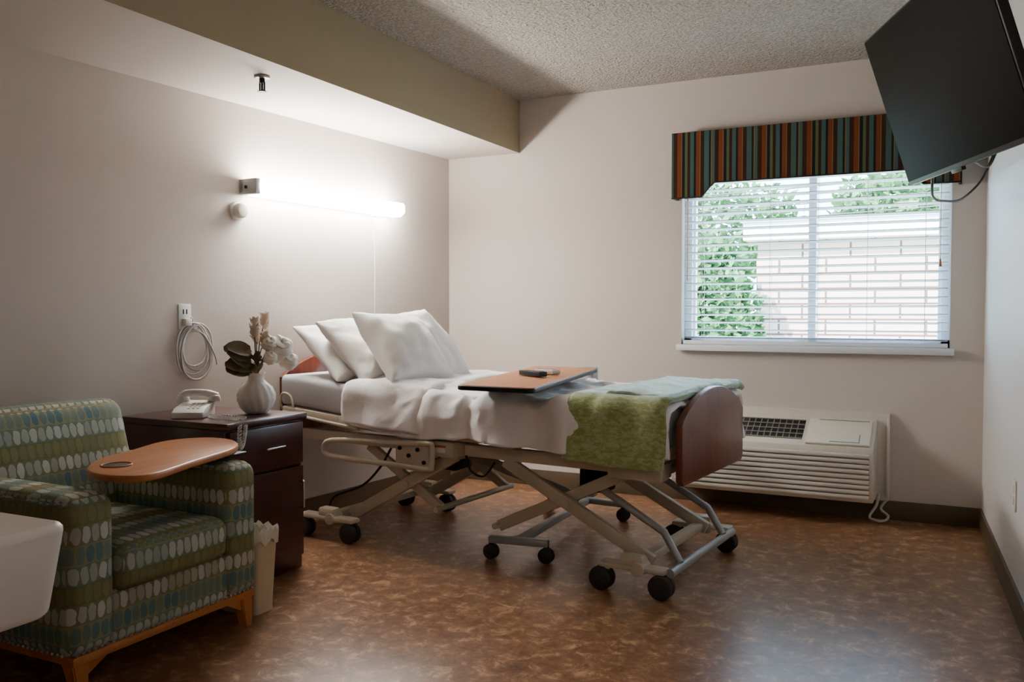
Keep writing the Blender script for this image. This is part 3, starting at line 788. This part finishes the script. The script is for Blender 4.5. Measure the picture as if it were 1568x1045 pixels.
# vase with flowers
vs = grp('flower_vase', (-2.62, 2.825, .670))
lathe('vase_body', [(.035, 0), (.046, .003), (.065, .025), (.077, .055), (.078, .080), (.066, .110), (.044, .130), (.033, .142), (.032, .160), (.039, .170), (.034, .170), (.027, .155), (.027, .13)], 'vase', vs, seg=112,
      fn=lambda a, z: 1+(.035*sin(14*a+z*55) if .01 < z < .13 else 0))
random.seed(11)
bm = bmesh.new()
tips = [(-.075, -.09, .28), (0, -.01, .35), (.02, .03, .385), (.03, .07, .29), (-.02, .03, .33), (.02, -.03, .365), (.0, .10, .26), (.04, .01, .31)]
for t in tips: add_tube(bm, [(0, 0, .14), (t[0]*.4, t[1]*.4, .14+(t[2]-.14)*.6), t], .0022, n=4, sides=1)
finish(bm, 'stems', 'leaf', vs)
def petal(bm, base, d, up, L, Wd_, curl=.3, n=5):
    d = d.normalized(); s = d.cross(up).normalized(); nn = s.cross(d)
    prev = None
    for k in range(n+1):
        t = k/n; wv = Wd_*sin(pi*min(1, (t*.85+.08)))**.7; c = base+d*L*t+nn*curl*L*t*t
        cur = [bm.verts.new(c-s*wv+nn*wv*.35), bm.verts.new(c), bm.verts.new(c+s*wv+nn*wv*.35)]
        if prev: bm.faces.new((prev[0], prev[1], cur[1], cur[0])); bm.faces.new((prev[1], prev[2], cur[2], cur[1]))
        prev = cur
def rose(bm, c, R):
    # layered cabbage rose: closed surface whose radius is rippled into overlapping petal lips
    t = bmesh.new(); bmesh.ops.create_uvsphere(t, u_segments=96, v_segments=64, radius=1)
    ax = Vector((.75, -.25, .6)).normalized(); q = Vector((0, 0, 1)).rotation_difference(ax)
    for v in t.verts:
        p = v.co.copy(); th = math.acos(max(-1, min(1, p.z))); ph_ = math.atan2(p.y, p.x)
        s = (th/pi*5.5 + ph_/(2*pi)) 
        lay = math.floor(s); f = s-lay
        lobe = .07*sin(ph_*(3+lay)+lay*1.7)
        rr = R*(.86+.16*f+lobe*f)*(1-.10*math.exp(-(th*3)**2))
        v.co = q @ (p*rr)+Vector(c)
    merge(bm, t)
bm = bmesh.new(); rose(bm, (.060, .075, .270), .058); rose(bm, (.055, .02, .295), .034); rose(bm, (.085, .105, .215), .040); rose(bm, (.065, .015, .235), .030)
finish(bm, 'cream_roses', 'petal', vs, autosmooth=False)
bm = bmesh.new()
for t in tips[1:3]+tips[4:6]+tips[7:]:
    for k in range(60):
        a = random.uniform(0, 2*pi); h = random.uniform(-.045, .02)
        d = Vector((cos(a)*1.0, sin(a)*1.0, .6)); petal(bm, Vector(t)+Vector((0, 0, h)), d, Vector((.1, .2, 1)), .030, .009, .3, 3)
finish(bm, 'pink_blossoms', 'pink', vs)
bm = bmesh.new()
for k in range(10):
    a = radians(-120+random.uniform(-40, 40)); b0 = Vector((-.01, -.02, .18+.01*k))
    petal(bm, b0, Vector((cos(a)*.5, -1, random.uniform(-.1, .4))), Vector((.9, 0, .5)), random.uniform(.09, .13), .036, random.uniform(-.2, .3))
for k in range(12):
    a = random.uniform(0, 2*pi)
    petal(bm, Vector((0, 0, random.uniform(.16, .22))), Vector((cos(a), sin(a), random.uniform(.2, 1.2))), Vector((0, 0, 1)), random.uniform(.04, .07), .016, .2)
finish(bm, 'leaves', 'leaf', vs)

# ---------------------------------------------------------------- waste bin
wb = grp('waste_bin', (-2.315, 2.435, 0))
def frus(name, bx, by, tx, ty, z0, z1, mat, par, open_=True, loc=(0, 0)):
    def ring(hx, hy, r, z):
        o = []
        for sx, sy, a0 in ((1, 1, 0), (-1, 1, 90), (-1, -1, 180), (1, -1, 270)):
            for k in range(5):
                a = radians(a0+k*22.5); o.append((loc[0]+sx*(hx-r)+r*cos(a), loc[1]+sy*(hy-r)+r*sin(a), z))
        return o
    bm = bmesh.new()
    R = [ring(bx, by, .02, z0), ring(tx, ty, .025, z1-.015), ring(tx+.006, ty+.006, .03, z1-.012), ring(tx+.006, ty+.006, .03, z1), ring(tx-.004, ty-.004, .022, z1), ring(bx-.004, by-.004, .016, z0+.01)]
    V = [[bm.verts.new(p) for p in r] for r in R]
    for i in range(len(V)-1):
        for k in range(20): bm.faces.new((V[i][k], V[i][(k+1) % 20], V[i+1][(k+1) % 20], V[i+1][k]))
    bm.faces.new(V[0]); bm.faces.new(V[-1])
    return finish(bm, name, mat, par)
frus('bin_body', .088, .050, .105, .062, 0, .30, 'bin', wb)
bm = bmesh.new(); V = []
for z, hx, hy in ((.262, .113, .069), (.300, .115, .071), (.310, .112, .068), (.30, .095, .053), (.2, .09, .048)):
    ringv = []
    for k in range(64):
        a = 2*pi*k/64; ca, sa = cos(a), sin(a); q = (abs(ca)**6+abs(sa)**6)**(-1/6)
        wv = 1+.02*sin(k*2.3)
        ringv.append(bm.verts.new((hx*q*ca*wv, hy*q*sa*wv, z+(.008*sin(k*1.7) if z > .29 else .012*sin(k*.9)))))
    V.append(ringv)
for i in range(4):
    for k in range(64): bm.faces.new((V[i][k], V[i][(k+1) % 64], V[i+1][(k+1) % 64], V[i+1][k]))
bmesh.ops.scale(bm, vec=(1, .97, 1), verts=bm.verts)
ob = finish(bm, 'bin_liner', 'bag', wb)

# ---------------------------------------------------------------- armchair
ch = grp('upholstered_armchair', (-2.58, 1.99, 0))
for nm, ya, yb in (('arm_near', 1.60, 1.765), ('arm_far', 2.205, 2.35)):
    def armfn(q, p):
        q = q.copy()
        if q.z > 0: q.z -= .02*max(0, -p.x)
        return q
    softbox(nm, (-3.02, ya, .12), (-2.17, yb, .575), .045, 'chair', ch, world=True, n=16, bulge=(.0, .006, .008), fn=armfn)
softbox('seat_base', (-2.95, 1.75, .12), (-2.185, 2.22, .275), .02, 'chair', ch, world=True, n=10)
softbox('seat_cushion', (-2.80, 1.768, .272), (-2.165, 2.202, .405), .035, 'chair', ch, world=True, n=16, bulge=(.008, 0, .02))
mt = Matrix.Translation((-2.70, 1.985, .33)) @ Matrix.Rotation(radians(-15), 4, 'Y')
softbox('backrest', (-.16, -.345, -.06), (0, .345, .465), .055, 'chair', ch, mtx=mt, world=True, n=16, bulge=(.02, 0, .01))
bm = bmesh.new()
add_box(bm, (-2.99, 1.62, .10), (-2.18, 2.335, .125), .004)
for x, y, dx, dy in ((-2.215, 1.65, .02, -.0), (-2.215, 2.305, .02, .0), (-2.97, 1.65, -.02, 0), (-2.97, 2.305, -.02, 0)):
    t = bmesh.new(); bmesh.ops.create_cube(t, size=1)
    for v in t.verts:
        k = 1 if v.co.z > 0 else .6
        v.co = Vector((x+v.co.x*.055*k+(dx if v.co.z < 0 else 0), y+v.co.y*.055*k, .055+v.co.z*.11))
    bmesh.ops.bevel(t, geom=t.edges[:], offset=.004, segments=2, affect='EDGES'); merge(bm, t)
for ya, yb in ((1.66, 1.76), (2.30, 2.20)):
    t = bmesh.new()
    a = [t.verts.new((-2.195, ya, .105)), t.verts.new((-2.195, yb, .105)), t.verts.new((-2.195, ya, .05))]
    b = [t.verts.new((-2.215, ya, .105)), t.verts.new((-2.215, yb, .105)), t.verts.new((-2.215, ya, .05))]
    t.faces.new(a); t.faces.new(b[::-1])
    for i in range(3): t.faces.new((a[i], b[i], b[(i+1) % 3], a[(i+1) % 3]))
    merge(bm, t)
finish(bm, 'wood_frame', 'legwood', ch, True)
bm = bmesh.new()
for k in range(36):
    t = bmesh.new(); bmesh.ops.create_icosphere(t, subdivisions=1, radius=.005); bmesh.ops.translate(t, vec=(-2.172, 1.625+k*.0202, .135), verts=t.verts); merge(bm, t)
for k in range(38):
    t = bmesh.new(); bmesh.ops.create_icosphere(t, subdivisions=1, radius=.005); bmesh.ops.translate(t, vec=(-2.2-k*.021, 1.600, .137), verts=t.verts); merge(bm, t)
finish(bm, 'nailhead_trim', 'greymet', ch, True)
tube('cushion_piping', [(-2.175, 1.79, .295), (-2.168, 2.0, .294), (-2.175, 2.185, .295)], .005, 'chair', ch, world=True)
tz = .625
poly = [(-2.454, 1.93), (-2.50, 2.08), (-2.569, 2.265), (-2.555, 2.38), (-2.48, 2.445), (-2.35, 2.42), (-2.225, 2.29), (-2.144, 2.03), (-2.08, 1.83), (-2.11, 1.755), (-2.21, 1.735), (-2.33, 1.785)]
pc = catmull([(x, y, tz) for x, y in poly], 5, True)
tb = slab('tablet_top', pc, .022, 'tabwood', ch, .007)
cyl('cup_recess', (-2.29, 1.86, tz-.02), (-2.29, 1.86, tz+.0012), .042, 'black', ch, world=True, seg=40)
bm = bmesh.new()
t = [( -2.29+.044*cos(a*pi/16), 1.86+.044*sin(a*pi/16), tz+.0015) for a in range(32)]
add_tube(bm, t, .003, closed=True, n=1); finish(bm, 'cup_rim', 'legwood', ch, True)
bm = bmesh.new(); add_cyl(bm, (-2.36, 2.30, .56), (-2.36, 2.30, .605), .02); add_box(bm, (-2.42, 2.25, .592), (-2.22, 2.345, .604), .003)
finish(bm, 'tablet_pivot', 'black', ch, True)

# ---------------------------------------------------------------- sink
sk = grp('wall_hung_sink', (-1.2, .44, .8))
bm = bmesh.new()
t = bmesh.new(); bmesh.ops.create_cube(t, size=1)
x0, x1, y0_, y1_ = -1.45, -.912, .16, .685
for v in t.verts:
    lo = v.co.z < 0
    v.co = Vector((x0 if v.co.x < 0 else x1-(.012 if lo else 0), (y0_+(.02 if lo else 0)) if v.co.y < 0 else y1_-(.015 if lo else 0), .742 if lo else .85))
ve = [e for e in t.edges if abs(e.verts[0].co.z-e.verts[1].co.z) > .05 and e.verts[0].co.x > -1.2]
bmesh.ops.bevel(t, geom=ve, offset=.03, segments=6, affect='EDGES', profile=.5)
tf = [f for f in t.faces if f.calc_center_median().z > .845]
r_ = bmesh.ops.inset_region(t, faces=tf, thickness=.045); 
for f in tf:
    for v in f.verts: v.co.z -= .07; v.co.x = -1.18+(v.co.x+1.18)*.8; v.co.y = .42+(v.co.y-.42)*.8
es = [e for e in t.edges if all(v.co.z > .74 for v in e.verts) and e.calc_face_angle(0) > .6 and e.verts[0].co.x > -1.44]
bmesh.ops.bevel(t, geom=es, offset=.010, segments=3, affect='EDGES', profile=.5)
merge(bm, t); finish(bm, 'basin', 'white', sk, True)
tube('faucet', [(-1.41, .42, .84), (-1.41, .42, .95), (-1.37, .42, .99), (-1.30, .42, .98), (-1.28, .42, .94)], .011, 'metal', sk, world=True)
cyl('drain_pipe', (-1.25, .42, .75), (-1.25, .42, .45), .018, 'metal', sk, world=True)
tube('trap_pipe', [(-1.25, .42, .46), (-1.27, .42, .40), (-1.33, .42, .40), (-1.36, .42, .46), (-1.45, .42, .48)], .018, 'metal', sk, world=True)

# ---------------------------------------------------------------- world, sun, camera
wd = bpy.data.worlds.new('World'); S.world = wd; wd.use_nodes = True
bg = wd.node_tree.nodes['Background']; bg.inputs[0].default_value = (.50, .74, 1, 1); bg.inputs[1].default_value = 22
sn = bpy.data.lights.new('sun', 'SUN'); sn.energy = 48; sn.angle = .02; so_ = bpy.data.objects.new('sun', sn); COL.objects.link(so_)
so_.rotation_euler = (radians(48), 0, radians(-25))

cam = bpy.data.cameras.new('camera'); co = bpy.data.objects.new('camera', cam); COL.objects.link(co)
co.location = (0, 0, 1.094); co.rotation_euler = (radians(90-1.85), 0, radians(26.6)); cam.lens = 30.93; cam.sensor_width = 36
cam.clip_start = .02
S.camera = co
